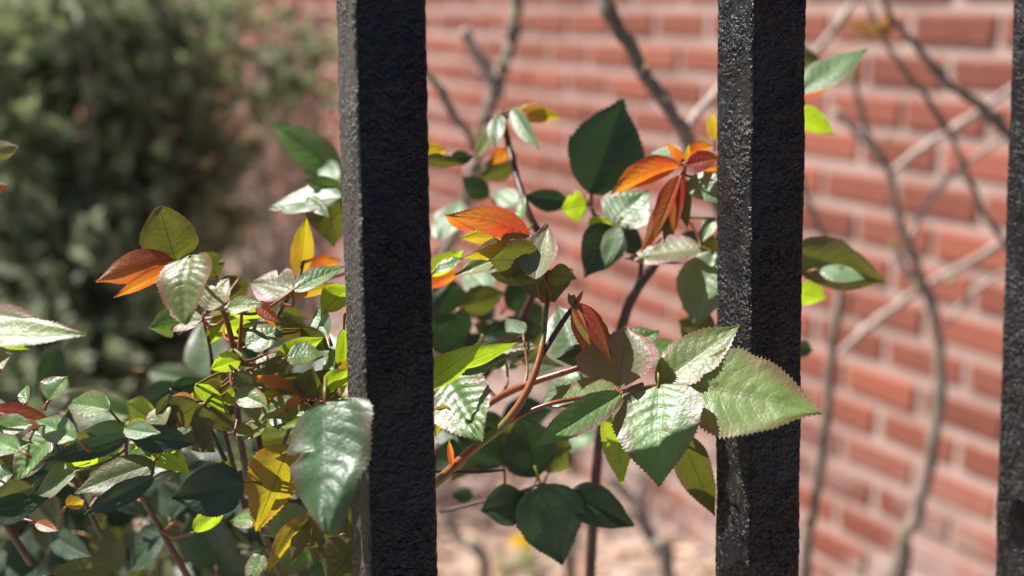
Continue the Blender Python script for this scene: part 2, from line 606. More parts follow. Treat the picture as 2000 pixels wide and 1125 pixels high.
def picket(c, seed, wear_light=.62):
    m = MB()
    # profile with rounded corners, dense enough to carry the lumpy paint
    prof = []
    r = 0.0013
    hb = BW / 2
    n_side = 30
    for (ax, ay, bx, by) in ((-1, -1, 1, -1), (1, -1, 1, 1), (1, 1, -1, 1), (-1, 1, -1, -1)):
        for k in range(n_side):
            t = (k + .5) / n_side
            x = (ax + (bx - ax) * t) * hb
            y = (ay + (by - ay) * t) * hb
            # round the corner
            dx, dy = max(abs(x) - (hb - r), 0), max(abs(y) - (hb - r), 0)
            L = math.hypot(dx, dy)
            if dx > 0 and dy > 0 and L > 0:
                x = math.copysign(hb - r + dx * r / L, x)
                y = math.copysign(hb - r + dy * r / L, y)
            prof.append((x, y))
    lo, hi = -(c.z - 0.02) / BU.z, 0.55
    ts = [lo, -.5, -.3, -.2, -.16] + [-.13 + .0006 * i for i in range(int(.26 / .0006))] + [.14, .18, .3, .45, hi]
    n = len(prof)
    for t in ts:
        for (x, y) in prof:
            p = fx * x - fn * y * -1 + BU * t
            d = Vector((x, y, t))
            q = Vector((d.x, d.y, d.z * .8)) + Vector((seed, 0, 0))
            h = .00016 * noise.noise(q * 300) + .00022 * noise.noise(q * 760) + .0004 * noise.noise(q * 60)
            nr = (fx * x + fn * y).normalized()
            m.v.append(c + fx * x + fn * y + BU * t + nr * h)
    for i in range(len(ts) - 1):
        for k in range(n):
            a = i * n + k
            b = i * n + (k + 1) % n
            m.face((a, b, b + n, a + n))
    me = m.mesh('picket', [M['paint']], True, c)
    at = me.attributes.new('side', 'FLOAT', 'POINT')
    vals = []
    for t in ts:
        for (x, y) in prof:
            vals.append(wear_light if x < -hb * .93 else 0.0)  # left face: weathering plus painted sunlight
    at.data.foreach_set('value', vals)
    return link('picket', me, fence, c)


step = (c3 - c1) * 0.5
picket(c1, 0, 1.0)
picket(c2, 20)
picket(c3, 40)
picket(c1 - step, 60)
picket(c3 + step, 80)
for dist in (-1.05, .42):
    m = MB()
    a = c1 - step * 1.6 + BU * dist
    b = c3 + step * 1.6 + BU * dist
    for e in (a, b):
        for sy_ in (-1, 1):
            for sz_ in (-1, 1):
                m.v.append(e + fn * sy_ * .0135 + BU * sz_ * .016)
    for q in ((0, 1, 3, 2), (4, 6, 7, 5), (0, 4, 5, 1), (2, 3, 7, 6), (0, 2, 6, 4), (1, 5, 7, 3)):
        m.face(q)
    ro = link('rail', m.mesh('rail', [M['paint']], False, a), fence, a)

# ------------------------------------------------------------------ rose bush
rose_base = P(700, 900, .48)
rose_base.z = 0
rose = empty('rose_bush', rose_base)
tag(rose, 'rose bush with glossy green and reddish young leaves pushing through the fence', 'rose bush')
STEM_PTS = []


def stem(pts, mat, name='cane', sub=6, parent=None, bump=.12, sides=9, rec=True):
    """pts: (px, py, depth, width px)"""
    ps = [P(a, b, c) for a, b, c, w in pts]
    rs = [Vector((w * c / FPX / 2, 0, 0)) for a, b, c, w in pts]
    sp_ = spline(ps, sub)
    rr = [v.x for v in spline(rs, sub)]
    if not rec:         # woody stems: knots and uneven growth
        kr = random.Random(int(pts[0][0] * 7 + pts[0][1]))
        for _ in range(max(2, len(rr) // 7)):
            k0 = kr.randrange(len(rr))
            for d_ in (-1, 0, 1):
                if 0 <= k0 + d_ < len(rr): rr[k0 + d_] *= 1.28 if d_ == 0 else 1.08
        for k0 in range(len(rr)):
            sp_[k0] = sp_[k0] + Vector((kr.uniform(-1, 1), kr.uniform(-1, 1), kr.uniform(-1, 1))) * rr[k0] * .28
    m = MB()
    m.tube(sp_, rr, sides, bump=bump)
    if rec: STEM_PTS.extend(sp_)
    return link(name, m.mesh(name, [M[mat]], True, ps[0]), parent or rose, ps[0])


NV = {
    'lit': (-.38, .58, .72), 'sheen': (-.42, .55, .72), 'up': (-.15, .38, .91), 'face': (.05, .98, .18),
    'shade': (.25, .95, .05), 'back': (.22, .93, -.30), 'back2': (.45, .80, -.40), 'left': (-.62, .62, .48),
    'graze': (-.05, .85, .52), 'right': (.55, .75, .35), 'toplit': (-.2, .5, .84),
}


def leaf_mesh(A, a, s, n, L, Wd, fold, curl, quilt, seed, teeth, tip_sharp, twist, side_bend, flip, mat, wave, base_round, petiole, ex=.8):
    m = MB()
    nu, nv = (teeth * 3, 8)
    rnd = random.Random(seed)
    ox = Vector((rnd.uniform(-50, 50), rnd.uniform(-50, 50), 0))
    tamp = .062 if mat in ('red', 'orange', 'bronze', 'gold', 'mauve') else .042
    bite = None if seed > 5000 else (rnd.choice((-1, 1)), rnd.uniform(.3, .85), rnd.uniform(.03, .07), rnd.uniform(.15, .4)) if rnd.random() < .22 else None
    rows = []
    for i in range(nu + 1):
        u = i / nu
        # ovate outline
        w = (math.sin(math.pi * min(1, u ** base_round)) ** ex) * (1 - .22 * u ** 3)
        if u > .72: w *= 1 - tip_sharp * ((u - .72) / .28) ** 1.6 * .55
        w = max(w, .012)
        row = []
        for j in range(-nv, nv + 1):
            f = j / nv
            af = abs(f)
            uu = u
            wf = w * f * (1 + .10 * noise.noise(Vector((u * 3.1, math.copysign(1, f) * 3, 5)) + ox) + .05 * noise.noise(Vector((u * 9, math.copysign(1, f) * 3, 5)) + ox))
            if bite and f * bite[0] > 0:
                wf *= 1 - bite[3] * math.exp(-((u - bite[1]) / bite[2]) ** 2)
            if af > .99 and 0 < i < nu:
                ph = i % 3
                k = (0.0, tamp, -.38 * tamp)[ph] * (1 + .5 * rnd.uniform(-1, 1))
                wf += math.copysign(k * (0.6 + .4 * w), f)
                uu += (.006 if ph == 1 else 0)
            x = uu * L
            y = wf * Wd
            z = fold * abs(y) - curl * L * (u ** 2) * 1.0 + .0
            # lateral vein pleats
            ph = (u - .24 * af ** 1.25) * 8.5 * math.pi
            z += quilt * (.016 + .013 * noise.noise(Vector((u * 6, f * 2, 3)) + ox)) * Wd * (abs(math.sin(ph + .8 * noise.noise(Vector((u * 3, f, 9)) + ox))) - .5) * (1 - af ** 3) * min(1, af * 4) * min(1, w * 2)
            z -= .02 * Wd * max(0, 1 - af * 5) * quilt
            z += wave * Wd * (noise.noise(Vector((u * 2.3, f * 1.3, 0)) + ox)) * (.35 + .65 * af)
            z -= .10 * wave * Wd * af ** 4 * (1 + noise.noise(Vector((u * 5, f, 7)) + ox) * 2)
            y += side_bend * L * (u - u * u) * 1.0
            tw = twist * u
            y2 = y * math.cos(tw) - z * math.sin(tw)
            z2 = y * math.sin(tw) + z * math.cos(tw)
            m.v.append(A + a * x + s * y2 + n * z2)
            row.append((u, .5 + .5 * f))
        rows.append(row)
    c = 2 * nv + 1
    for i in range(nu):
        for j in range(c - 1):
            q = i * c + j
            idx = (q, q + c, q + c + 1, q + 1)
            uv = [rows[i][j], rows[i + 1][j], rows[i + 1][j + 1], rows[i][j + 1]]
            # + n faces: a x s = n direction
            if flip:
                idx = idx[::-1]
                uv = uv[::-1]
            m.face(idx, 0, uv)
    if petiole is not None:
        q = petiole
        m.tube(q, [.00036 + .0002 * (1 - k / (len(q) - 1)) for k in range(len(q))], 6, 1)
        # raised midrib on the underside
    return m.mesh('leaf', [M[mat], M['cane_red'] if mat in ('red', 'orange', 'bronze', 'mauve') else M['cane']], True, A)


NLEAF = [0]


def leaf(bx, by, tx, ty, w, z, nk, mat, under=False, fold=.22, curl=.10, quilt=1.0, teeth=22, tip=1.0, twist=0.0, bend=0.0,
         wave=.14, rnd_base=.80, attach=True, zt=None, parent=None, name='leaf', seed=None, ex=.8):
    nvec = NV[nk] if isinstance(nk, str) else nk
    n = Vector((nvec[0], -nvec[1], nvec[2])).normalized()
    B = P(bx, by, z)
    rt = ray(tx, ty)
    lpx = math.hypot(tx - bx, ty - by)
    Lm = lpx * z / FPX
    if zt is None:
        den = rt.dot(n)
        zt = ((B - CAM_C).dot(n) / den) if abs(den) > 1e-3 else z
        lim = 1.0 * Lm
        zt = max(z - lim, min(z + lim, zt))
    Tp = P(tx, ty, zt)
    a = (Tp - B)
    L = a.length
    a.normalize()
    n = (n - a * n.dot(a)).normalized()
    s = n.cross(a).normalized()
    mid = (B + Tp) / 2
    p0, p1 = proj(mid), proj(mid + s * .01)
    ux, uy = (tx - bx) / lpx, (ty - by) / lpx
    k = abs((p1[0] - p0[0]) * -uy + (p1[1] - p0[1]) * ux) / .01
    k = max(k, .42 * FPX / p0[2])
    Wd = w / 2 / k
    NLEAF[0] += 1
    sd = seed if seed is not None else NLEAF[0] * 7 + 3
    pet = None
    if attach:
        best = None
        for q in STEM_PTS:
            d = (q - B).length
            if best is None or d < best[0]: best = (d, q)
        if best and .0015 < best[0] < .02:
            q = best[1]
            pet = spline([q, q.lerp(B, .5) - Vector((0, 0, best[0] * .1)) - a * best[0] * .12, B + a * L * .02], 4)
        else:
            pet = [B - a * min(.009, L * .25) - Vector((0, 0, .001)), B - a * L * .1, B + a * L * .02]
    me = leaf_mesh(B, a, s, n, L, Wd, fold if not under else -fold, curl if not under else -curl * .6, quilt, sd, teeth, tip, twist, bend, under, mat, wave, rnd_base, pet, ex)
    return link(name, me, parent or rose, B)


# ---- canes (pixel x, pixel y, depth, width in pixels)
stem([(700, 1150, .40, 20), (780, 1010, .36, 20), (850, 945, .338, 19), (920, 880, .332, 18), (985, 828, .328, 17), (1030, 762, .328, 15),
      (1056, 690, .331, 13), (1066, 610, .337, 11), (1072, 555, .342, 9), (1050, 480, .345, 7), (1032, 455, .345, 5)], 'cane')
stem([(1046, 715, .331, 10), (1082, 655, .333, 11), (1112, 610, .334, 10), (1128, 592, .335, 8)], 'cane_dark')
stem([(940, 862, .330, 9), (1010, 815, .328, 10), (1080, 787, .326, 9), (1150, 775, .325, 8), (1215, 765, .323, 8), (1285, 752, .322, 6), (1345, 755, .322, 5)], 'cane_red')
stem([(905, 822, .36, 13), (985, 770, .352, 15), (1045, 745, .346, 14), (1140, 715, .342, 12), (1205, 690, .342, 6)], 'cane_red')
stem([(850, 920, .345, 8), (920, 922, .345, 8), (985, 918, .347, 5)], 'cane_dark')
stem([(980, 215, .43, 10), (990, 270, .43, 13), (1008, 340, .42, 13), (1030, 410, .41, 14), (1060, 500, .41, 15), (1010, 640, .42, 16), (900, 800, .44, 18), (800, 1000, .46, 20), (740, 1180, .47, 20)], 'cane_dark')
stem([(1335, 325, .375, 8), (1330, 390, .39, 12), (1292, 495, .41, 17), (1245, 565, .42, 19), (1216, 632, .43, 20), (1180, 800, .45, 20), (1163, 940, .46, 20), (1150, 1180, .48, 22)], 'cane_dark')
stem([(1155, 375, .42, 6), (1160, 420, .42, 8), (1200, 440, .42, 8), (1250, 500, .42, 9), (1245, 565, .42, 10)], 'cane_dark')
# left side
stem([(345, 512, .318, 5), (400, 560, .322, 8), (437, 612, .325, 10), (455, 680, .328, 12), (460, 745, .332, 13)], 'cane_red')
stem([(460, 745, .332, 13), (470, 860, .345, 13), (500, 1000, .37, 14), (560, 1150, .40, 15)], 'cane_dark')
stem([(472, 612, .33, 6), (468, 680, .333, 9), (463, 750, .335, 10)], 'cane')
stem([(395, 618, .36, 5), (410, 680, .36, 7), (418, 745, .36, 9), (440, 850, .37, 10), (480, 1000, .38, 12)], 'cane_dark')
stem([(600, 470, .37, 5), (583, 545, .365, 8), (548, 605, .36, 9), (520, 680, .36, 10), (500, 800, .365, 12), (520, 960, .37, 14)], 'cane_dark')
stem([(600, 785, .34, 5), (560, 850, .345, 8), (530, 960, .36, 10)], 'cane_dark')
stem([(-40, 655, .31, 5), (-80, 760, .32, 8), (-60, 900, .34, 10), (60, 1100, .38, 14)], 'cane_dark')
stem([(300, 850, .33, 6), (250, 855, .33, 7), (255, 930, .34, 9), (300, 1010, .36, 11), (380, 1150, .39, 14)], 'cane_dark')
stem([(430, 745, .34, 6), (400, 800, .34, 8), (440, 900, .35, 10)], 'cane_dark')
stem([(665, 385, .39, 6), (690, 500, .39, 8), (700, 700, .40, 11), (680, 1000, .42, 14)], 'cane_dark')
stem([(860, 1000, .40, 8), (1020, 960, .385, 7), (1055, 945, .38, 6), (1115, 960, .385, 5)], 'cane_dark')
stem([(100, 850, .35, 6), (140, 930, .36, 8), (200, 1050, .38, 10)], 'cane_dark')

# ---- the spray in front of the second picket
leaf(1345, 755, 1603, 797, 172, .322, (-.36, .62, .69), 'bronze', fold=.14, curl=.08, wave=.16, rnd_base=.66, bend=.02, teeth=32, seed=9002)
leaf(1286, 752, 1284, 946, 180, .321, (-.40, .58, .70), 'green', fold=.10, curl=.05, wave=.12, rnd_base=.58, tip=.5, teeth=30, seed=9003)
leaf(1282, 752, 1448, 636, 88, .325, (-.34, .60, .72), 'bronze', fold=.18, curl=-.02, wave=.10)
leaf(1208, 758, 1222, 634, 148, .329, (-.45, .66, .55), 'mauve', fold=.30, curl=.05, wave=.10)
leaf(1214, 768, 1040, 872, 66, .322, (.1, .72, .62), 'green', fold=.3, curl=.05, wave=.1)
leaf(1205, 756, 1062, 782, 56, .328, (-.1, .45, .85), 'bronze', fold=.1, curl=.1)
leaf(1250, 700, 1365, 690, 62, .345, 'up', 'green', fold=.1)
leaf(1165, 690, 1085, 700, 44, .345, 'face', 'deep', under=True)
leaf(1130, 715, 1085, 590, 104, .365, (-.3, .7, .6), 'pale', fold=.15, wave=.08)
leaf(1150, 740, 1050, 790, 60, .36, 'lit', 'pale')
leaf(1222, 690, 1285, 640, 70, .36, 'lit', 'green')
# quilted round leaf, lime pair by the first picket
leaf(872, 735, 938, 858, 134, .342, (-.42, .56, .71), 'green', fold=.10, curl=.05, quilt=2.4, wave=.12, rnd_base=.66, tip=.3)
leaf(815, 765, 942, 664, 58, .318, 'back', 'lime', under=True, fold=.1)
leaf(880, 722, 1012, 664, 34, .322, 'back', 'lime', under=True, fold=.2)
leaf(878, 722, 1000, 692, 46, .33, 'shade', 'deep', under=True)
leaf(870, 790, 850, 850, 40, .335, 'back', 'gold', under=True)
leaf(884, 915, 876, 856, 13, .333, 'back', 'orange', under=True, fold=.6, teeth=10)
leaf(940, 690, 1050, 670, 40, .36, 'lit', 'mauve')
# ---- red young spray in the middle
leaf(1036, 464, 872, 414, 56, .342, (.15, .97, -.22), 'red', under=True, fold=.25, curl=.18, bend=-.22, teeth=26, quilt=4)
leaf(1048, 472, 882, 528, 60, .338, (-.3, .62, .72), 'bronze', fold=.5, curl=.1, bend=.12, teeth=26)
leaf(1046, 474, 900, 500, 34, .3365, 'back', 'gold', under=True, fold=.3, bend=.15)
leaf(1058, 512, 950, 502, 84, .336, (.2, .96, -.1), 'olive', under=True, fold=.1, curl=.3)
leaf(1062, 540, 950, 526, 40, .331, (-.38, .58, .72), 'bronze', fold=.1, bend=.2)
leaf(1046, 546, 1076, 446, 72, .330, (-.40, .58, .71), 'mauve', fold=.35, curl=-.12, bend=.15, teeth=26)
leaf(1064, 530, 1082, 590, 105, .338, (.2, .96, .1), 'olive', under=True, fold=.12, rnd_base=.6, tip=.4)
leaf(1070, 540, 1124, 540, 44, .336, 'lit', 'bronze')
leaf(926, 450, 868, 418, 32, .36, 'back', 'orange', under=True, fold=.5)
leaf(1000, 462, 895, 462, 34, .352, 'back', 'gold', under=True)
leaf(1124, 594, 1182, 694, 34, .3305, (-.40, .6, .68), 'red', fold=.9, curl=.25, quilt=4.0, bend=.2)
leaf(1128, 592, 1192, 668, 30, .332, (.1, .9, .4), 'orange', under=True, fold=.6, curl=.25, quilt=3, bend=.2)
leaf(1122, 598, 1172, 730, 34, .332, (.4, .85, -.1), 'red', under=True, fold=.7, curl=.2)
leaf(1130, 596, 1194, 700, 22, .3315, (.1, .9, .3), 'bronze', under=True, fold=.9, curl=.25, quilt=4, bend=.15)
leaf(1120, 598, 1150, 672, 20, .330, 'lit', 'gold', fold=.7, quilt=3)
leaf(1126, 596, 1150, 690, 26, .336, 'back', 'gold', under=True, fold=.4)
leaf(1120, 600, 1108, 570, 12, .335, 'lit', 'bronze', teeth=8)
leaf(1122, 598, 1140, 566, 10, .336, 'face', 'red', teeth=8)
# ---- red spray near the second picket
leaf(1328, 322, 1188, 374, 50, .375, (.1, .9, -.32), 'orange', under=True, fold=.35, curl=.2, bend=-.28, teeth=26, quilt=3)
leaf(1334, 318, 1200, 360, 34, .38, 'up', 'red', fold=.3, curl=.2, bend=-.3)
leaf(1326, 342, 1254, 492, 40, .372, (-.35, .9, -.15), 'orange', under=True, fold=.6, bend=.06)
leaf(1328, 342, 1270, 470, 32, .368, (-.55, .75, .35), 'red', fold=.7, quilt=2)
leaf(1330, 345, 1293, 474, 40, .376, 'shade', 'olive', under=True, fold=.4)
leaf(1331, 345, 1312, 460, 30, .371, (-.4, .85, .2), 'red', fold=.8, quilt=2)
leaf(1333, 345, 1341, 446, 34, .374, 'back', 'olive', under=True, fold=.5)
leaf(1334, 340, 1325, 430, 22, .372, (-.3, .9, .3), 'orange', fold=.8)
leaf(1340, 322, 1412, 305, 38, .372, (-.2, .8, .55), 'red', fold=.3, quilt=2)
leaf(1345, 318, 1410, 330, 26, .373, 'back', 'orange', under=True, fold=.3)
leaf(1338, 318, 1300, 278, 20, .38, 'back', 'orange', under=True, teeth=14)
leaf(1335, 318, 1318, 286, 10, .378, 'lit', 'bronze', teeth=8)
leaf(1340, 318, 1345, 280, 10, .376, 'back', 'gold', under=True, teeth=8)
leaf(1342, 300, 1392, 282, 30, .39, 'back', 'orange', under=True)
leaf(1350, 345, 1412, 392, 62, .378, 'lit', 'pale')
leaf(1330, 310, 1270, 292, 34, .40, 'up', 'pale')
leaf(1395, 275, 1388, 215, 24, .42, 'back', 'gold', under=True)
# ---- dark leaf and its neighbours
leaf(1152, 378, 1222, 188, 150, .42, (.28, .94, .12), 'deep', fold=.12, curl=.06, wave=.1, tip=1.2, bend=-.08, rnd_base=.74, seed=9001)
leaf(1198, 438, 1262, 366, 92, .40, (-.45, .62, .62), 'pale', fold=.12, quilt=1.8, rnd_base=.7, tip=.4)
leaf(1146, 400, 1096, 408, 60, .405, (.1, .95, -.3), 'lime', under=True, fold=.1, tip=.3)
leaf(1108, 395, 1022, 384, 44, .42, 'shade', 'deep')
leaf(1200, 442, 1142, 540, 88, .395, (.0, .93, .4), 'deep', fold=.3, quilt=2.5, rnd_base=.7, seed=9005)
leaf(1208, 440, 1178, 520, 40, .39, (-.5, .7, .45), 'pale', fold=.1)
leaf(1190, 428, 1155, 470, 50, .41, 'back', 'lime', under=True)
leaf(1208, 445, 1255, 500, 52, .415, 'shade', 'deep', under=True)
leaf(1372, 487, 1218, 494, 56, .385, (-.22, .45, .86), 'mauve', fold=.12)
leaf(1330, 460, 1375, 490, 44, .41, 'shade', 'deep', under=True)
leaf(1408, 470, 1350, 530, 90, .42, 'shade', 'olive', under=True)
leaf(1395, 490, 1352, 634, 110, .40, (-.45, .66, .58), 'pale', fold=.1, wave=.08)
leaf(1395, 660, 1325, 625, 80, .41, 'face', 'olive', under=True)
leaf(1400, 590, 1330, 600, 70, .43, 'shade', 'deep', under=True)
leaf(1395, 425, 1370, 470, 30, .40, 'lit', 'green')
# ---- mass behind the gap, upper left part
leaf(860, 690, 880, 545, 110, .43, 'shade', 'deep', under=True)
leaf(905, 600, 985, 570, 60, .42, 'shade', 'olive', under=True)
leaf(1062, 640, 945, 650, 56, .42, 'shade', 'deep', under=True)
leaf(840, 540, 905, 485, 40, .36, 'back', 'lime', under=True)
leaf(850, 530, 905, 500, 22, .355, 'lit', 'green')
leaf(835, 560, 900, 528, 30, .365, 'back', 'orange', under=True)
leaf(960, 570, 905, 515, 70, .44, 'lit', 'pale')
leaf(990, 600, 1040, 560, 60, .45, 'shade', 'deep', under=True)
leaf(1060, 600, 1000, 640, 60, .46, 'shade', 'deep', under=True)
leaf(860, 470, 900, 380, 60, .47, 'lit', 'pale')
leaf(845, 640, 900, 620, 40, .40, 'shade', 'deep', under=True)
leaf(850, 620, 940, 590, 60, .45, 'lit', 'green')
leaf(870, 660, 960, 690, 60, .44, 'shade', 'deep', under=True)
leaf(1010, 720, 960, 680, 40, .42, 'lit', 'pale')
leaf(1030, 700, 1060, 640, 40, .43, 'shade', 'olive', under=True)
leaf(1010, 222, 1096, 226, 36, .43, 'back', 'gold', under=True, curl=.2)
leaf(1005, 215, 1060, 205, 24, .435, 'lit', 'orange')
leaf(1000, 212, 1046, 288, 36, .42, 'left', 'pale', fold=.4)
leaf(978, 240, 920, 310, 40, .43, 'left', 'bronze', fold=.3)
leaf(975, 225, 965, 285, 34, .425, 'lit', 'pale')
leaf(984, 260, 960, 212, 16, .43, 'lit', 'red', teeth=10)
leaf(995, 290, 960, 320, 30, .435, 'back', 'orange', under=True)
leaf(1006, 320, 930, 345, 50, .44, 'shade', 'olive', under=True)
leaf(955, 385, 900, 345, 44, .45, 'shade', 'deep', under=True)
leaf(1010, 400, 960, 370, 40, .46, 'lit', 'pale')
leaf(1015, 440, 1020, 375, 18, .40, 'left', 'green')
leaf(1030, 460, 1060, 540, 60, .44, 'shade', 'cane_dark' if False else 'olive', under=True)
leaf(820, 300, 872, 292, 36, .40, 'back', 'gold', under=True)
leaf(825, 310, 905, 318, 28, .395, 'shade', 'olive', under=True)
leaf(880, 310, 926, 306, 28, .42, 'face', 'deep')
# ---- bottom middle
leaf(1056, 946, 1102, 1110, 132, .38, (.15, .97, .12), 'deep', fold=.08, rnd_base=.66, tip=.7)
leaf(1028, 975, 938, 1000, 84, .385, 'face', 'deep', fold=.35)
leaf(1112, 962, 1242, 1028, 80, .385, (.05, .9, .4), 'deep', fold=.25, rnd_base=.68, tip=.4, seed=9004)
leaf(1052, 930, 1012, 806, 112, .40, 'shade', 'deep', under=True, rnd_base=.66)
leaf(1070, 925, 1110, 850, 70, .42, 'shade', 'olive', under=True)
leaf(985, 905, 890, 850, 80, .40, 'shade', 'deep', under=True)
leaf(1205, 770, 1210, 942, 66, .345, (.3, .9, -.35), 'lime', under=True, fold=.2)
leaf(1330, 850, 1392, 1002, 72, .355, (.3, .93, -.2), 'olive', under=True, fold=.15)
leaf(925, 965, 880, 970, 34, .5, 'shade', 'deep')
leaf(1080, 850, 1170, 850, 80, .55, 'lit', 'pale')
leaf(980, 820, 1080, 800, 70, .45, 'shade', 'deep', under=True)
leaf(860, 870, 905, 900, 50, .42, 'shade', 'deep', under=True)
# ---- right of the second picket
leaf(1560, 182, 1692, 84, 56, .43, (-.42, .55, .72), 'pale', fold=.15)
leaf(1555, 185, 1628, 162, 30, .455, 'back', 'orange', under=True)
leaf(1550, 125, 1605, 118, 60, .49, 'shade', 'olive', under=True)
leaf(1550, 215, 1628, 260, 50, .43, 'back', 'lime', under=True, quilt=2)
leaf(1540, 490, 1744, 552, 96, .41, (.15, .95, .22), 'olive', fold=.18, curl=.12, rnd_base=.74)
leaf(1600, 528, 1690, 540, 34, .405, (-.35, .55, .76), 'pale', fold=.05)  # pale leaf added as the sunlit patch of the dark leaf behind
leaf(1555, 570, 1612, 582, 56, .43, 'back', 'lime', under=True)
leaf(1550, 680, 1590, 685, 34, .44, 'shade', 'deep')
# ---- left of the first picket: the big glossy leaf and neighbours
leaf(634, 786, 624, 1034, 172, .292, (-.48, .58, .66), 'glossy', fold=-.18, curl=.10, wave=.30, rnd_base=.46, tip=.55, ex=.62, quilt=1.3, teeth=30, seed=8)
leaf(566, 870, 500, 1030, 108, .315, (.15, .93, -.35), 'gold', under=True, rnd_base=.66, tip=.3)
leaf(600, 1000, 508, 1042, 56, .322, 'sheen', 'pale', quilt=1.8)
leaf(598, 1008, 522, 1112, 40, .312, 'back', 'gold', under=True, fold=.5)
leaf(605, 1010, 566, 1105, 34, .314, (.2, .9, .1), 'olive', under=True, fold=.5)
leaf(690, 985, 620, 1100, 110, .345, 'shade', 'olive', under=True)
leaf(700, 1060, 640, 1140, 110, .335, 'face', 'olive', under=True)
leaf(476, 945, 332, 975, 104, .318, (.1, .93, .35), 'deep', fold=.12, rnd_base=.7)
leaf(342, 508, 312, 402, 114, .318, (.15, .96, -.05), 'olive', under=True, fold=.06, rnd_base=.72, tip=.0, ex=.6)
leaf(338, 508, 188, 550, 64, .315, (.1, .97, .12), 'red', under=True, fold=.3, curl=.1, bend=-.16)
leaf(340, 520, 222, 578, 30, .312, 'back', 'orange', under=True, fold=.3)
leaf(372, 498, 342, 618, 98, .306, (-.38, .60, .70), 'bronze', fold=.2, curl=.2, rnd_base=.66, tip=.1, ex=.6, quilt=1.6, wave=.2)
leaf(330, 600, 372, 612, 44, .312, 'back', 'gold', under=True)
leaf(404, 606, 442, 540, 72, .31, (-.42, .68, .55), 'mauve', fold=.25, quilt=1.4, rnd_base=.68, tip=.3)
leaf(365, 625, 290, 640, 60, .35, 'shade', 'green', under=True)
leaf(395, 625, 320, 632, 40, .345, 'lit', 'mauve')
leaf(425, 540, 392, 490, 60, .37, 'shade', 'olive', under=True)
leaf(470, 540, 440, 590, 60, .37, 'shade', 'olive', under=True)
leaf(415, 740, 390, 612, 84, .46, (-.2, .8, .55), 'pale')
leaf(470, 745, 500, 660, 50, .47, (-.1, .8, .55), 'pale')
leaf(572, 570, 484, 545, 74, .345, (-.3, .6, .74), 'mauve', rnd_base=.66, tip=.2)
leaf(584, 545, 598, 420, 46, .37, 'back', 'gold', under=True, fold=.3)
leaf(600, 530, 665, 505, 40, .40, 'back', 'orange', under=True)
leaf(668, 385, 516, 392, 56, .385, (-.2, .5, .84), 'pale', fold=.1, curl=.12)
leaf(672, 375, 590, 350, 40, .39, 'face', 'green')
leaf(640, 370, 652, 482, 96, .392, (.25, .95, 0), 'olive', under=True, rnd_base=.66)
leaf(600, 385, 640, 420, 30, .388, 'lit', 'green')
leaf(672, 350, 528, 232, 78, .52, (.12, .92, .3), 'green', quilt=3)
leaf(660, 352, 620, 310, 40, .51, 'lit', 'pale')
leaf(572, 568, 672, 512, 36, .342, (-.25, .55, .8), 'green')
leaf(560, 578, 668, 552, 30, .348, 'back', 'gold', under=True)
leaf(680, 560, 626, 612, 54, .34, 'back', 'lime', under=True)
leaf(444, 602, 512, 590, 32, .322, 'lit', 'bronze', fold=.3)
leaf(502, 592, 545, 630, 30, .324, (-.3, .8, .5), 'red', fold=.6, quilt=2)
leaf(500, 596, 540, 640, 18, .325, 'back', 'orange', under=True, fold=.5)
leaf(536, 706, 634, 655, 40, .326, 'back', 'lime', under=True, fold=.25)
leaf(540, 700, 630, 650, 30, .33, 'up', 'green', fold=.3)
leaf(600, 640, 500, 645, 44, .34, 'shade', 'olive', under=True)
leaf(640, 655, 612, 600, 46, .338, 'left', 'pale')
leaf(672, 640, 668, 775, 32, .33, 'back', 'lime', under=True, fold=.2)
leaf(655, 740, 640, 676, 38, .335, 'left', 'green', quilt=2)
leaf(582, 762, 488, 722, 50, .322, (-.05, .9, .15), 'bronze', under=True, fold=.3)
leaf(570, 756, 490, 732, 24, .318, 'back', 'orange', under=True)
leaf(592, 780, 612, 716, 56, .32, (.1, .95, .1), 'olive', under=True, rnd_base=.66)
leaf(595, 782, 500, 770, 40, .325, 'shade', 'gold', under=True)
leaf(585, 780, 470, 820, 34, .318, 'lit', 'bronze', fold=.3)
leaf(560, 800, 585, 770, 20, .315, 'back', 'orange', under=True)
leaf(610, 775, 660, 720, 60, .335, 'shade', 'olive', under=True)
leaf(618, 775, 668, 780, 44, .34, 'face', 'olive', under=True)
leaf(600, 820, 540, 832, 20, .33, 'lit', 'lime')
leaf(440, 790, 496, 745, 34, .325, 'back', 'lime', under=True)
leaf(430, 775, 385, 750, 44, .33, 'shade', 'olive', under=True)
leaf(462, 790, 420, 745, 40, .335, 'face', 'olive', under=True)
leaf(390, 790, 322, 832, 66, .318, 'back', 'olive', under=True)
leaf(395, 790, 398, 882, 44, .316, (.1, .95, -.1), 'olive', under=True, fold=.15)
leaf(380, 785, 320, 775, 30, .32, 'lit', 'orange')
leaf(408, 795, 452, 842, 46, .325, 'shade', 'olive', under=True)
leaf(330, 790, 282, 860, 40, .318, 'lit', 'bronze')
leaf(252, 852, 76, 908, 44, .312, 'shade', 'deep', fold=.2)
leaf(262, 845, 140, 838, 42, .318, 'sheen', 'green')
leaf(256, 850, 382, 866, 56, .312, (.05, .9, .4), 'deep', fold=.2)
leaf(262, 852, 330, 838, 26, .316, 'lit', 'pale')
leaf(302, 905, 136, 958, 66, .318, (-.1, .72, .66), 'olive', fold=.12)
leaf(302, 932, 158, 1008, 46, .312, (.1, .92, .35), 'deep', fold=.25)
leaf(-30, 1010, 92, 972, 56, .31, (.05, .92, .38), 'deep', fold=.12)
leaf(105, 850, 20, 935, 70, .33, 'sheen', 'green', quilt=2)
leaf(-20, 840, 60, 825, 44, .318, 'lit', 'green')
leaf(-30, 885, 58, 860, 30, .316, 'lit', 'pale')
leaf(-20, 800, 112, 830, 46, .325, (-.1, .8, .5), 'red', under=False)
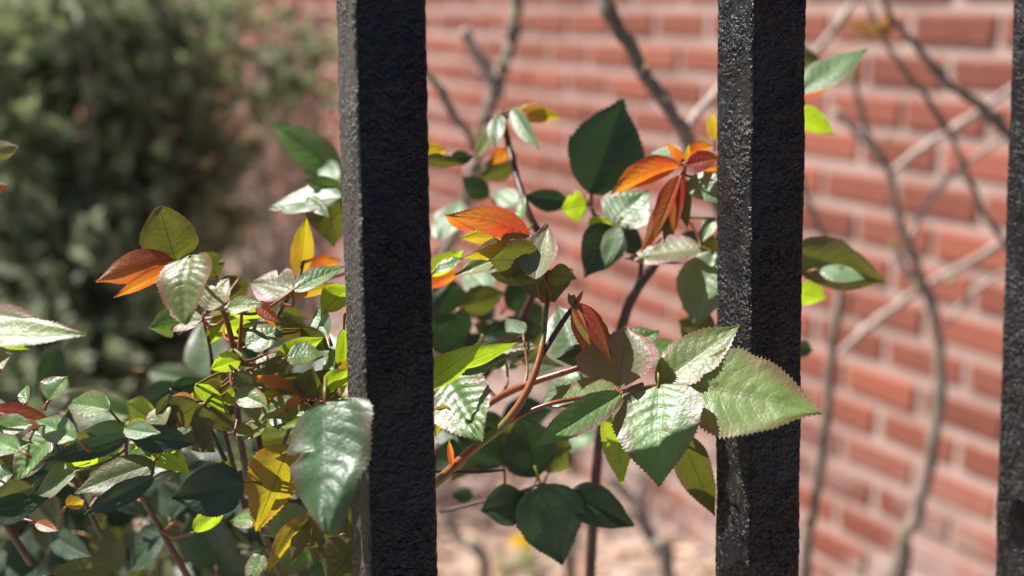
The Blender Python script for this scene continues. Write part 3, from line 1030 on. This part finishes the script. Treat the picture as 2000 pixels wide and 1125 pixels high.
leaf(-30, 950, 22, 920, 44, .32, 'sheen', 'pale', quilt=2)
leaf(120, 905, 135, 800, 56, .37, 'shade', 'deep')
leaf(272, 818, 75, 772, 84, .43, (.0, .8, .5), 'green', wave=.25)
leaf(350, 750, 268, 800, 54, .42, 'face', 'deep')
leaf(-50, 655, 165, 645, 50, .30, (-.25, .5, .82), 'bronze', fold=.15, curl=.05)
leaf(-50, 660, 60, 680, 24, .303, 'back', 'lime', under=True)
leaf(-30, 720, 18, 690, 70, .305, (-.4, .7, .5), 'mauve', quilt=2)
leaf(-40, 610, 80, 622, 40, .37, 'lit', 'mauve')
leaf(120, 680, 70, 775, 50, .52, 'shade', 'deep')
leaf(-30, 300, 38, 286, 40, .36, 'face', 'bronze', under=True)
leaf(-30, 370, 18, 362, 26, .37, 'face', 'red', under=True)
leaf(290, 725, 410, 750, 50, .55, (-.1, .8, .55), 'pale')
leaf(330, 760, 400, 745, 34, .36, 'shade', 'deep')
leaf(100, 1125, 250, 1098, 50, .32, (.1, .9, .3), 'olive')
leaf(130, 990, 165, 975, 30, .34, 'back', 'gold', under=True)
leaf(70, 1020, 110, 1035, 24, .35, 'lit', 'orange')
leaf(380, 1040, 440, 985, 40, .36, 'back', 'lime', under=True)

leaf(150, 860, 60, 812, 60, .30, 'lit', 'green')
leaf(40, 880, -30, 850, 46, .30, 'sheen', 'green')
leaf(215, 800, 120, 780, 60, .32, 'lit', 'green')
leaf(560, 700, 630, 690, 44, .315, 'up', 'green')
leaf(470, 700, 410, 720, 40, .318, 'back', 'lime', under=True)
leaf(520, 735, 570, 690, 38, .318, 'back', 'olive', under=True)
leaf(640, 760, 680, 720, 44, .325, 'back', 'lime', under=True)
leaf(460, 765, 520, 790, 44, .314, 'lit', 'bronze')
leaf(360, 850, 420, 880, 50, .318, 'back', 'olive', under=True)
leaf(300, 880, 370, 920, 50, .322, 'back2', 'lime', under=True)
# ---- leaves deeper in the bush
rr = random.Random(5)
kinds = ['deep', 'olive', 'green', 'deep', 'olive', 'deep', 'green', 'lime', 'bronze']


YOUNG = {'a': ('back', 'lime', True), 'b': ('lit', 'green', False), 'c': ('up', 'bronze', False), 'd': ('back', 'olive', True), 'e': ('face', 'olive', False),
         'f': ('back2', 'gold', True), 'g': ('sheen', 'pale', False), 'h': ('face', 'deep', False), 'i': ('back2', 'lime', True), 'j': ('shade', 'bronze', True), 'k': ('lit', 'mauve', False)}


def fill(n, x0, x1, y0, y1, z0, z1, mats, dark=False, sz=1.0, young=None):
    for i_ in range(n):
        x, y, z = rr.uniform(x0, x1), rr.uniform(y0, y1), rr.uniform(z0, z1)
        ang = rr.uniform(0, 2 * math.pi)
        L = rr.uniform(75, 140) * .38 / z * sz
        nk = (rr.uniform(-.5, .5), rr.uniform(.3, 1), rr.uniform(-.1, .5 if dark else .95))
        if young:
            k_ = rr.choice(young)
            nk, mt_, un = YOUNG[k_]
            ln = rr.uniform(52, 112)
            leaf(x, y, x + ln * math.cos(ang), y + .7 * ln * math.sin(ang), ln * rr.uniform(.35, .62), z, nk, mt_, under=un, teeth=16,
                 fold=rr.uniform(.05, .5), curl=rr.uniform(0, .25), bend=rr.uniform(-.2, .2))
            continue
        leaf(x, y, x + L * math.cos(ang), y + abs(L * math.sin(ang)) * rr.choice((1, 1, -.6)), L * rr.uniform(.55, .75), z, nk, rr.choice(mats),
             under=rr.random() < .3, teeth=14)


fill(22, 250, 690, 690, 860, .312, .345, None, young='aabbcddeefaij')
fill(12, 430, 690, 600, 720, .325, .36, None, young='aabcdegik')
fill(16, -20, 330, 780, 960, .312, .35, None, young='bbbdegghbik')
fill(10, 400, 700, 900, 1100, .33, .36, None, young='ddeajdba')
fill(10, 860, 1060, 640, 800, .35, .40, ['olive', 'bronze', 'green', 'deep'], sz=.6)
fill(8, -40, 710, 880, 1080, .355, .42, ['deep', 'olive', 'olive', 'green'])
fill(8, 120, 700, 780, 900, .36, .44, ['deep', 'olive', 'green', 'lime'])

n_before = set(o.name for o in rose.children)
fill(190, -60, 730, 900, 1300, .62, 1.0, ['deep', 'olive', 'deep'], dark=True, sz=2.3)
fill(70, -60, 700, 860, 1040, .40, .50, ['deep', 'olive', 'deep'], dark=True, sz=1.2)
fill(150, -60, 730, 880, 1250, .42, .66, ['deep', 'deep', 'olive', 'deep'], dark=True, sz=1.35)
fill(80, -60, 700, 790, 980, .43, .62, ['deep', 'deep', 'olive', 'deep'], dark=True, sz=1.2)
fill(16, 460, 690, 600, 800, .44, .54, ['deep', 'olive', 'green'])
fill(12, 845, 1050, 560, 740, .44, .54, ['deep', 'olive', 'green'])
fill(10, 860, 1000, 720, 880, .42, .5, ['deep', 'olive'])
# the deepest leaves of the bush become one part
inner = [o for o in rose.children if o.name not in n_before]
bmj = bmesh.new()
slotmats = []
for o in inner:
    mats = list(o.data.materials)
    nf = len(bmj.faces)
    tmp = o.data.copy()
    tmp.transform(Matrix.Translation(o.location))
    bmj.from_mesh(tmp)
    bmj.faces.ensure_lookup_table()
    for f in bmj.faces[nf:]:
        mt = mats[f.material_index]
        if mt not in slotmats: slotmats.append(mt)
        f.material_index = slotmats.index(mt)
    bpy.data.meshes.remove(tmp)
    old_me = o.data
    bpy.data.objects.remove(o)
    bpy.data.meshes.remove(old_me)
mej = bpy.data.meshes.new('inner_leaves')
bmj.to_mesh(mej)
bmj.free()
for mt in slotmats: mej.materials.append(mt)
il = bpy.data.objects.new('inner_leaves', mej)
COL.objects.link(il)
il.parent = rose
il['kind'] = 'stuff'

# ------------------------------------------------------------------ bare shrubs in front of the wall
def shrub_base(px, py, z):
    b = P(px, py, z)
    b.z = 0
    return b


bare = empty('bare_shrub', shrub_base(1740, 1300, 1.15))
tag(bare, 'bare twiggy shrub with budding grey stems between the second and third fence pickets', 'shrub')
def down(px, py, z):
    return None
def gstem(pts, mat, par, root=None, **kw):
    """stem that runs on down to the soil"""
    ps = list(pts)
    x, y, z, w = ps[-1]
    b = P(x, y, z)
    k = 0
    for f in (.6, .25, -.02):
        q = Vector((b.x + .03 * (1 - f), b.y + .05 * (1 - f), b.z * f))
        a, c, d = proj(q)
        ps.append((a, c, d, w * 1.1))
    return stem(ps, mat, 'stem', parent=par, rec=False, **kw)


gstem([(1662, 120, .95, 9.3), (1690, 250, .98, 11.6), (1732, 325, 1.0, 14.7), (1757, 430, 1.02, 16.3), (1790, 520, 1.03, 17.1), (1820, 600, 1.05, 18.6),
       (1836, 700, 1.07, 20.9), (1826, 850, 1.08, 23.2), (1790, 1000, 1.1, 25.5), (1755, 1125, 1.12, 26.3)], 'wood_grey', bare)
gstem([(1560, 330, .85, 8.5), (1580, 400, .86, 10.0), (1630, 520, .88, 12.4), (1636, 600, .88, 17.1), (1625, 680, .88, 18.6), (1610, 850, .89, 18.6), (1590, 1000, .9, 19.4), (1572, 1125, .9, 20.9)], 'wood', bare)
stem([(1985, 280, .8, 17.1), (1920, 212, .8, 18.6), (1850, 160, .8, 17.1), (1790, 90, .8, 13.9), (1740, 30, .8, 11.6), (1715, -40, .8, 9.3)], 'wood', 'branch', parent=bare, rec=False)
stem([(2060, 360, .8, 19.4), (2010, 310, .8, 18.6), (1975, 270, .8, 17.8)], 'wood', 'branch', parent=bare, rec=False)
stem([(1985, 500, .84, 10.0), (1930, 430, .84, 10.0), (1880, 320, .84, 10.8), (1840, 235, .84, 11.6), (1762, 130, .83, 10.0), (1712, 55, .82, 9.3), (1690, -30, .82, 7.7)], 'wood', 'branch', parent=bare, rec=False)
stem([(1580, 120, .8, 9.3), (1620, 70, .8, 10.0), (1655, 25, .8, 9.3), (1690, -30, .8, 8.5)], 'wood', 'branch', parent=bare, rec=False)
stem([(1560, 130, 1.05, 14.7), (1630, 60, 1.05, 13.9), (1665, 0, 1.05, 12.4)], 'wood_sunlit', 'branch', parent=bare, rec=False)
stem([(1732, 325, 1.0, 13.9), (1690, 275, 1.0, 12.4), (1630, 215, 1.0, 11.6)], 'wood_sunlit', 'branch', parent=bare, rec=False)
stem([(1735, 340, 1.01, 13.9), (1800, 290, 1.0, 13.9), (1870, 245, .99, 13.9), (1960, 185, .98, 12.4), (2040, 120, .97, 11.6)], 'wood_sunlit', 'branch', parent=bare, rec=False)
stem([(1640, 690, 1.1, 12.4), (1700, 635, 1.1, 14.7), (1770, 585, 1.1, 16.3), (1830, 545, 1.1, 14.7), (1900, 510, 1.1, 13.9), (1990, 450, 1.1, 12.4)], 'wood_sunlit', 'branch', parent=bare, rec=False)
stem([(1795, 565, 1.08, 14.7), (1765, 520, 1.08, 16.3), (1745, 480, 1.08, 13.9)], 'wood_sunlit', 'branch', parent=bare, rec=False)
stem([(1775, 470, 1.05, 9.3), (1800, 420, 1.05, 10.0), (1850, 350, 1.05, 11.6), (1930, 290, 1.05, 10.0), (2000, 240, 1.05, 9.3)], 'wood_sunlit', 'branch', parent=bare, rec=False)
stem([(1845, 640, 1.08, 7.7), (1900, 570, 1.08, 7.7), (1985, 520, 1.08, 7.7)], 'wood_sunlit', 'branch', parent=bare, rec=False)


def bud(px, py, z, w, ang, par, mat='bud'):
    m = MB()
    c = P(px, py, z)
    r = .62 * w * z / FPX / 2
    d = (CAM_M.to_3x3() @ Vector((math.cos(ang), math.sin(ang), .3))).normalized()
    pts = [c + d * r * 3.4 * t for t in (-.5, -.3, -.1, .15, .35, .5)]
    m.tube(pts, [r * k for k in (.45, .85, 1, .8, .4, .06)], 8)
    return link('bud', m.mesh('bud', [M[mat]], True, c), par, c)


for (x, y, z, w, an) in ((1637, 48, .98, 22, .8), (1660, 150, .95, 24, 1.6), (1745, 478, 1.06, 26, 2.2), (1860, 545, 1.08, 24, .6), (1655, 552, .87, 20, .4),
                         (1735, 270, .97, 16, 1), (1590, 1010, .88, 16, 2.4), (1765, 1050, 1.08, 24, 2.2), (1808, 170, .82, 15, 1.2), (1845, 130, .8, 20, .7), (1790, 555, 1.02, 22, 2)):
    bud(x, y, z, w, an, bare)
for a in ((1712, 70, 1655, 45, 40, .82, 'face'), (1715, 75, 1748, 12, 38, .82, 'lit'), (1722, 80, 1740, 20, 26, .825, 'back')):
    leaf(a[0], a[1], a[2], a[3], a[4], a[5], a[6], 'dry', parent=bare, attach=False, fold=.4)

old = empty('bare_shrub', shrub_base(1120, 1300, .95))
tag(old, 'sparse brown leafless shrub behind the rose between the first two fence pickets', 'shrub')
stem([(1165, -40, .62, 28), (1190, 20, .62, 28), (1240, 110, .62, 28), (1272, 165, .62, 27), (1300, 205, .62, 26), (1335, 255, .62, 27), (1350, 300, .63, 26)], 'wood', 'branch', parent=old, rec=False)
gstem([(1350, 300, .63, 26), (1415, 430, .66, 26), (1470, 600, .7, 26), (1485, 800, .74, 26), (1490, 1000, .78, 26)], 'wood', old)
stem([(1335, 255, .63, 16), (1370, 215, .68, 18), (1410, 170, .72, 18), (1470, 100, .75, 17)], 'wood_sunlit', 'branch', parent=old, rec=False)
stem([(1002, -40, .9, 25), (1006, 50, .9, 26), (985, 130, .9, 27), (958, 210, .9, 27), (940, 260, .9, 26), (925, 330, .9, 25)], 'wood_grey', 'branch', parent=old, rec=False)
gstem([(925, 330, .9, 25), (890, 450, .92, 26), (820, 640, .95, 26), (780, 800, .98, 26), (770, 1000, 1.0, 26)], 'wood_grey', old)
stem([(968, 170, .9, 22), (940, 120, .89, 24), (905, 62, .88, 22)], 'wood_sunlit', 'branch', parent=old, rec=False)
stem([(815, 128, .7, 13), (855, 170, .7, 14), (888, 230, .7, 14), (915, 262, .71, 14), (940, 330, .75, 14)], 'wood', 'branch', parent=old, rec=False)
gstem([(1190, 930, 1.0, 18), (1240, 990, 1.0, 24), (1275, 1060, 1.0, 26), (1305, 1135, 1.0, 28)], 'wood_grey', old)
gstem([(868, 1010, 1.3, 18), (900, 1055, 1.3, 22), (950, 1125, 1.3, 24)], 'wood_grey', old)
gstem([(1120, 1000, 1.1, 20), (1115, 1060, 1.1, 24), (1112, 1130, 1.1, 24)], 'wood', old)
for (x, y, z, w, an) in ((912, 70, .88, 24, 2.2), (1005, 28, .89, 26, 1.6), (990, 120, .88, 18, 1.4), (1262, 130, .61, 14, .8), (1262, 105, .61, 10, .5), (895, 1050, 1.28, 22, 2)):
    bud(x, y, z, w, an, old)

# ------------------------------------------------------------------ evergreen shrub at the left
ev_base = P(120, 900, 1.75)
ev_base.z = 0
ever = empty('evergreen_shrub', ev_base)
tag(ever, 'dark dense evergreen shrub with small needles at the left, well behind the fence', 'shrub')
re_ = random.Random(21)
m = MB()
crown = P(60, 250, 1.75)
for k in range(9):
    tgt = P(re_.uniform(-60, 400), re_.uniform(-80, 600), re_.uniform(1.6, 1.9))
    b0 = Vector((ev_base.x + re_.uniform(-.05, .05), ev_base.y + re_.uniform(-.05, .05), 0.0))
    pts = spline([b0, b0.lerp(tgt, .4) + Vector((re_.uniform(-.05, .05), re_.uniform(-.05, .05), .06)), tgt], 6)
    bm_ = MB()
    bm_.tube(pts, [.014 - .010 * i / (len(pts) - 1) for i in range(len(pts))], 7, bump=.2)
    link('branch', bm_.mesh('branch', [M['wood']], True, ev_base), ever, ev_base)


def spray(m, c, d, L, nn, tint):
    d = d.normalized()
    s = d.cross(Vector((re_.uniform(-1, 1), re_.uniform(-1, 1), re_.uniform(-1, 1)))).normalized()
    t = s.cross(d)
    for i in range(nn):
        f = i / nn
        p = c + d * L * f
        a = re_.uniform(0, 2 * math.pi)
        o = (s * math.cos(a) + t * math.sin(a) * .6 + d * .6).normalized()
        ln = re_.uniform(.012, .022)
        wv = o.cross(d).normalized() * re_.uniform(.0018, .0030)
        b = len(m.v)
        m.v += [p - wv, p + wv, p + o * ln * .6 + wv * 1.1, p + o * ln, p + o * ln * .6 - wv * 1.1]
        tv = max(0, min(1, tint + re_.uniform(-.15, .15) + .25 * f))
        m.face((b, b + 1, b + 2, b + 3, b + 4), 0, [(tv, 0)] * 5)


def clump(cx, cy, z, rpx, n, tint):
    for _ in range(n):
        while True:
            q = Vector((re_.uniform(-1, 1), re_.uniform(-1, 1), re_.uniform(-1, 1)))
            if q.length < 1: break
        c = P(cx + q.x * rpx, cy + q.y * rpx, z + q.z * rpx * z / FPX)
        dirv = Vector((q.x, q.z, -q.y)) * .6 + Vector((re_.uniform(-.5, .5), re_.uniform(-.6, .3), re_.uniform(-.1, .9)))
        spray(m, c, dirv, re_.uniform(.04, .085), 34, tint + .75 * (noise.noise(c * 10)))


for (cx, cy, z, r_, n_, t_) in (  # paler tints at left put the sunlit side into the needle colour
        (30, 60, 1.7, 150, 130, .55), (200, 40, 1.7, 130, 90, .35), (330, 60, 1.75, 120, 80, .3), (-60, 250, 1.7, 170, 130, .6), (120, 250, 1.8, 150, 120, .3),
        (280, 230, 1.75, 130, 100, .2), (380, 160, 1.75, 90, 50, .25), (60, 420, 1.7, 170, 140, .35), (230, 420, 1.75, 150, 120, .15), (370, 330, 1.8, 100, 70, .15),
        (380, 470, 1.85, 70, 50, .1), (120, 590, 1.65, 160, 130, .5), (280, 600, 1.7, 140, 100, .3), (-60, 560, 1.65, 160, 100, .55), (60, 720, 1.6, 150, 100, .4), (240, 730, 1.65, 150, 110, .45),
        (360, 720, 1.7, 110, 70, .3), (570, 170, 1.9, 55, 18, .2), (620, 150, 1.9, 50, 16, .2), (520, 250, 1.9, 40, 9, .15), (480, 40, 1.9, 60, 16, .3),
        (60, 120, 2.0, 190, 150, .2), (260, 200, 2.0, 170, 150, .1), (100, 380, 2.0, 190, 150, .15), (300, 420, 2.0, 150, 130, .1), (150, 600, 2.0, 200, 130, .2),
        (130, 850, 1.6, 160, 110, .3), (330, 850, 1.65, 140, 90, .25)):
    clump(cx, cy, z, r_, n_, t_)
fo = link('foliage', m.mesh('foliage', [M['needle']], False, ev_base), ever, ev_base)
fo['kind'] = 'stuff'

# ------------------------------------------------------------------ twiggy thicket added to darken the far wall
tw_base = P(560, 640, 3.3)
tw_base.z = 0
thick = empty('added_twiggy_shrub', tw_base)
tag(thick, 'added brown twiggy shrub darkening the far wall just left of the first fence picket', 'shrub')
rt_ = random.Random(77)
tm = MB()
lm = MB()
for k in range(22):
    b0 = tw_base + Vector((rt_.uniform(-.12, .12), rt_.uniform(-.12, .12), 0))
    z = rt_.uniform(3.0, 3.6)
    tgt = P(rt_.uniform(420, 670), rt_.uniform(-60, 480), z)
    pts = spline([b0, b0.lerp(tgt, .5) + Vector((rt_.uniform(-.1, .1), rt_.uniform(-.1, .1), .05)), tgt], 5)
    r0 = rt_.uniform(.006, .013)
    if k < 14:
        bm_ = MB()
        bm_.tube(pts, [r0 * (1 - .7 * i / (len(pts) - 1)) for i in range(len(pts))], 6)
        link('branch', bm_.mesh('branch', [M['wood']], True, tw_base), thick, tw_base)
    else:
        tm.tube(pts, [r0 * .6 * (1 - .7 * i / (len(pts) - 1)) for i in range(len(pts))], 5)
    for q in pts[4:]:
        for _ in range(3):
            e = q + Vector((rt_.uniform(-.12, .12), rt_.uniform(-.12, .12), rt_.uniform(-.04, .14)))
            tm.tube([q, q.lerp(e, .5) + Vector((0, 0, .01)), e], [.003, .0025, .0012], 4)
            for _ in range(2):
                c = q.lerp(e, rt_.random()) + Vector((rt_.uniform(-.03, .03), rt_.uniform(-.03, .03), rt_.uniform(-.03, .03)))
                d = Vector((rt_.uniform(-1, 1), rt_.uniform(-1, 1), rt_.uniform(-1, .3))).normalized() * rt_.uniform(.018, .035)
                w_ = d.cross(Vector((rt_.uniform(-1, 1), rt_.uniform(-1, 1), rt_.uniform(-1, 1)))).normalized() * d.length * .4
                b = len(lm.v)
                lm.v += [c, c + d * .5 + w_, c + d, c + d * .5 - w_]
                lm.face((b, b + 1, b + 2, b + 3), 0, [(rt_.random(), 0)] * 4)
tj = link('twigs', tm.mesh('twigs', [M['wood_grey']], True, tw_base), thick, tw_base)
tj['kind'] = 'stuff'
lj = link('foliage', lm.mesh('foliage', [M['thicket']], False, tw_base), thick, tw_base)
lj['kind'] = 'stuff'

# ------------------------------------------------------------------ dry litter and a yellow flower on the soil
rl = random.Random(9)
m = MB()
for _ in range(2600):
    px, py = rl.uniform(300, 1700), rl.uniform(420, 1350)
    r_ = ray(px, py)
    if r_.z > -.05: continue
    g = CAM_C + r_ * (CAM_H / -r_.z)
    if (g - W0).dot(WNRM) < .02 or g.y > 5.8: continue
    g.z = gh(g.x, g.y) + .004
    a = rl.uniform(0, 6.28)
    L, Wd_ = rl.uniform(.012, .05), rl.uniform(.005, .02)
    d = Vector((math.cos(a), math.sin(a), rl.uniform(-.1, .4)))
    s = Vector((-math.sin(a), math.cos(a), rl.uniform(-.4, .4)))
    b = len(m.v)
    up = Vector((0, 0, .006))
    m.v += [g - d * L, g - d * L * .3 + s * Wd_ + up, g + d * L * .5 + s * Wd_ * .8 + up, g + d * L, g + d * L * .4 - s * Wd_ + up * .5, g - d * L * .4 - s * Wd_ * .9]
    tv = rl.random() ** .8
    m.face((b, b + 1, b + 2, b + 3, b + 4, b + 5), 0, [(tv, 0)] * 6)
lit = link('dry_leaf_litter', m.mesh('dry_leaf_litter', [M['litter']], False))
tag(lit, 'dry tan leaf litter scattered over the soil below the wall', 'leaf litter', kind='stuff')

r_ = ray(1015, 1112)
g = CAM_C + r_ * (CAM_H / -r_.z)
g.z = gh(g.x, g.y)
fl = empty('yellow_flower', g)
tag(fl, 'small yellow flower growing low on the bare soil at the foot of the wall', 'flower')
m = MB()
top = g + Vector((.004, -.004, .07))
m.tube(spline([g, g + Vector((0, 0, .04)), top], 4), [.002] * 9, 7)
link('stalk', m.mesh('stalk', [M['flower_green']], True, g), fl, g)
pm = MB()
for ring in range(4):
    for k in range(15 - ring * 2):
        a = k * 2 * math.pi / (15 - ring * 2) + ring
        el = .12 + ring * .3
        d = Vector((math.cos(a) * math.cos(el), math.sin(a) * math.cos(el), math.sin(el)))
        s = Vector((-math.sin(a), math.cos(a), 0)) * .005
        b = len(pm.v)
        R_ = .034 - ring * .004
        c = top + Vector((0, 0, .002 * ring))
        pm.v += [c, c + d * R_ * .6 + s, c + d * R_ + s * .5, c + d * R_ - s * .5, c + d * R_ * .6 - s]
        pm.face((b, b + 1, b + 2, b + 3, b + 4))
link('petals', pm.mesh('petals', [M['petal']], False, g), fl, g)
for k in range(5):
    a = k * 1.3
    pm = MB()
    b0 = g + Vector((0, 0, .004))
    d = Vector((math.cos(a), math.sin(a), .25))
    s = Vector((-math.sin(a), math.cos(a), 0))
    pm.v += [b0, b0 + d * .04 + s * .008, b0 + d * .07 + s * .010, b0 + d * .09, b0 + d * .07 - s * .010, b0 + d * .04 - s * .008]
    pm.face((0, 1, 2, 3, 4, 5))
    link('leaf', pm.mesh('leaf', [M['flower_green']], False, g), fl, g)
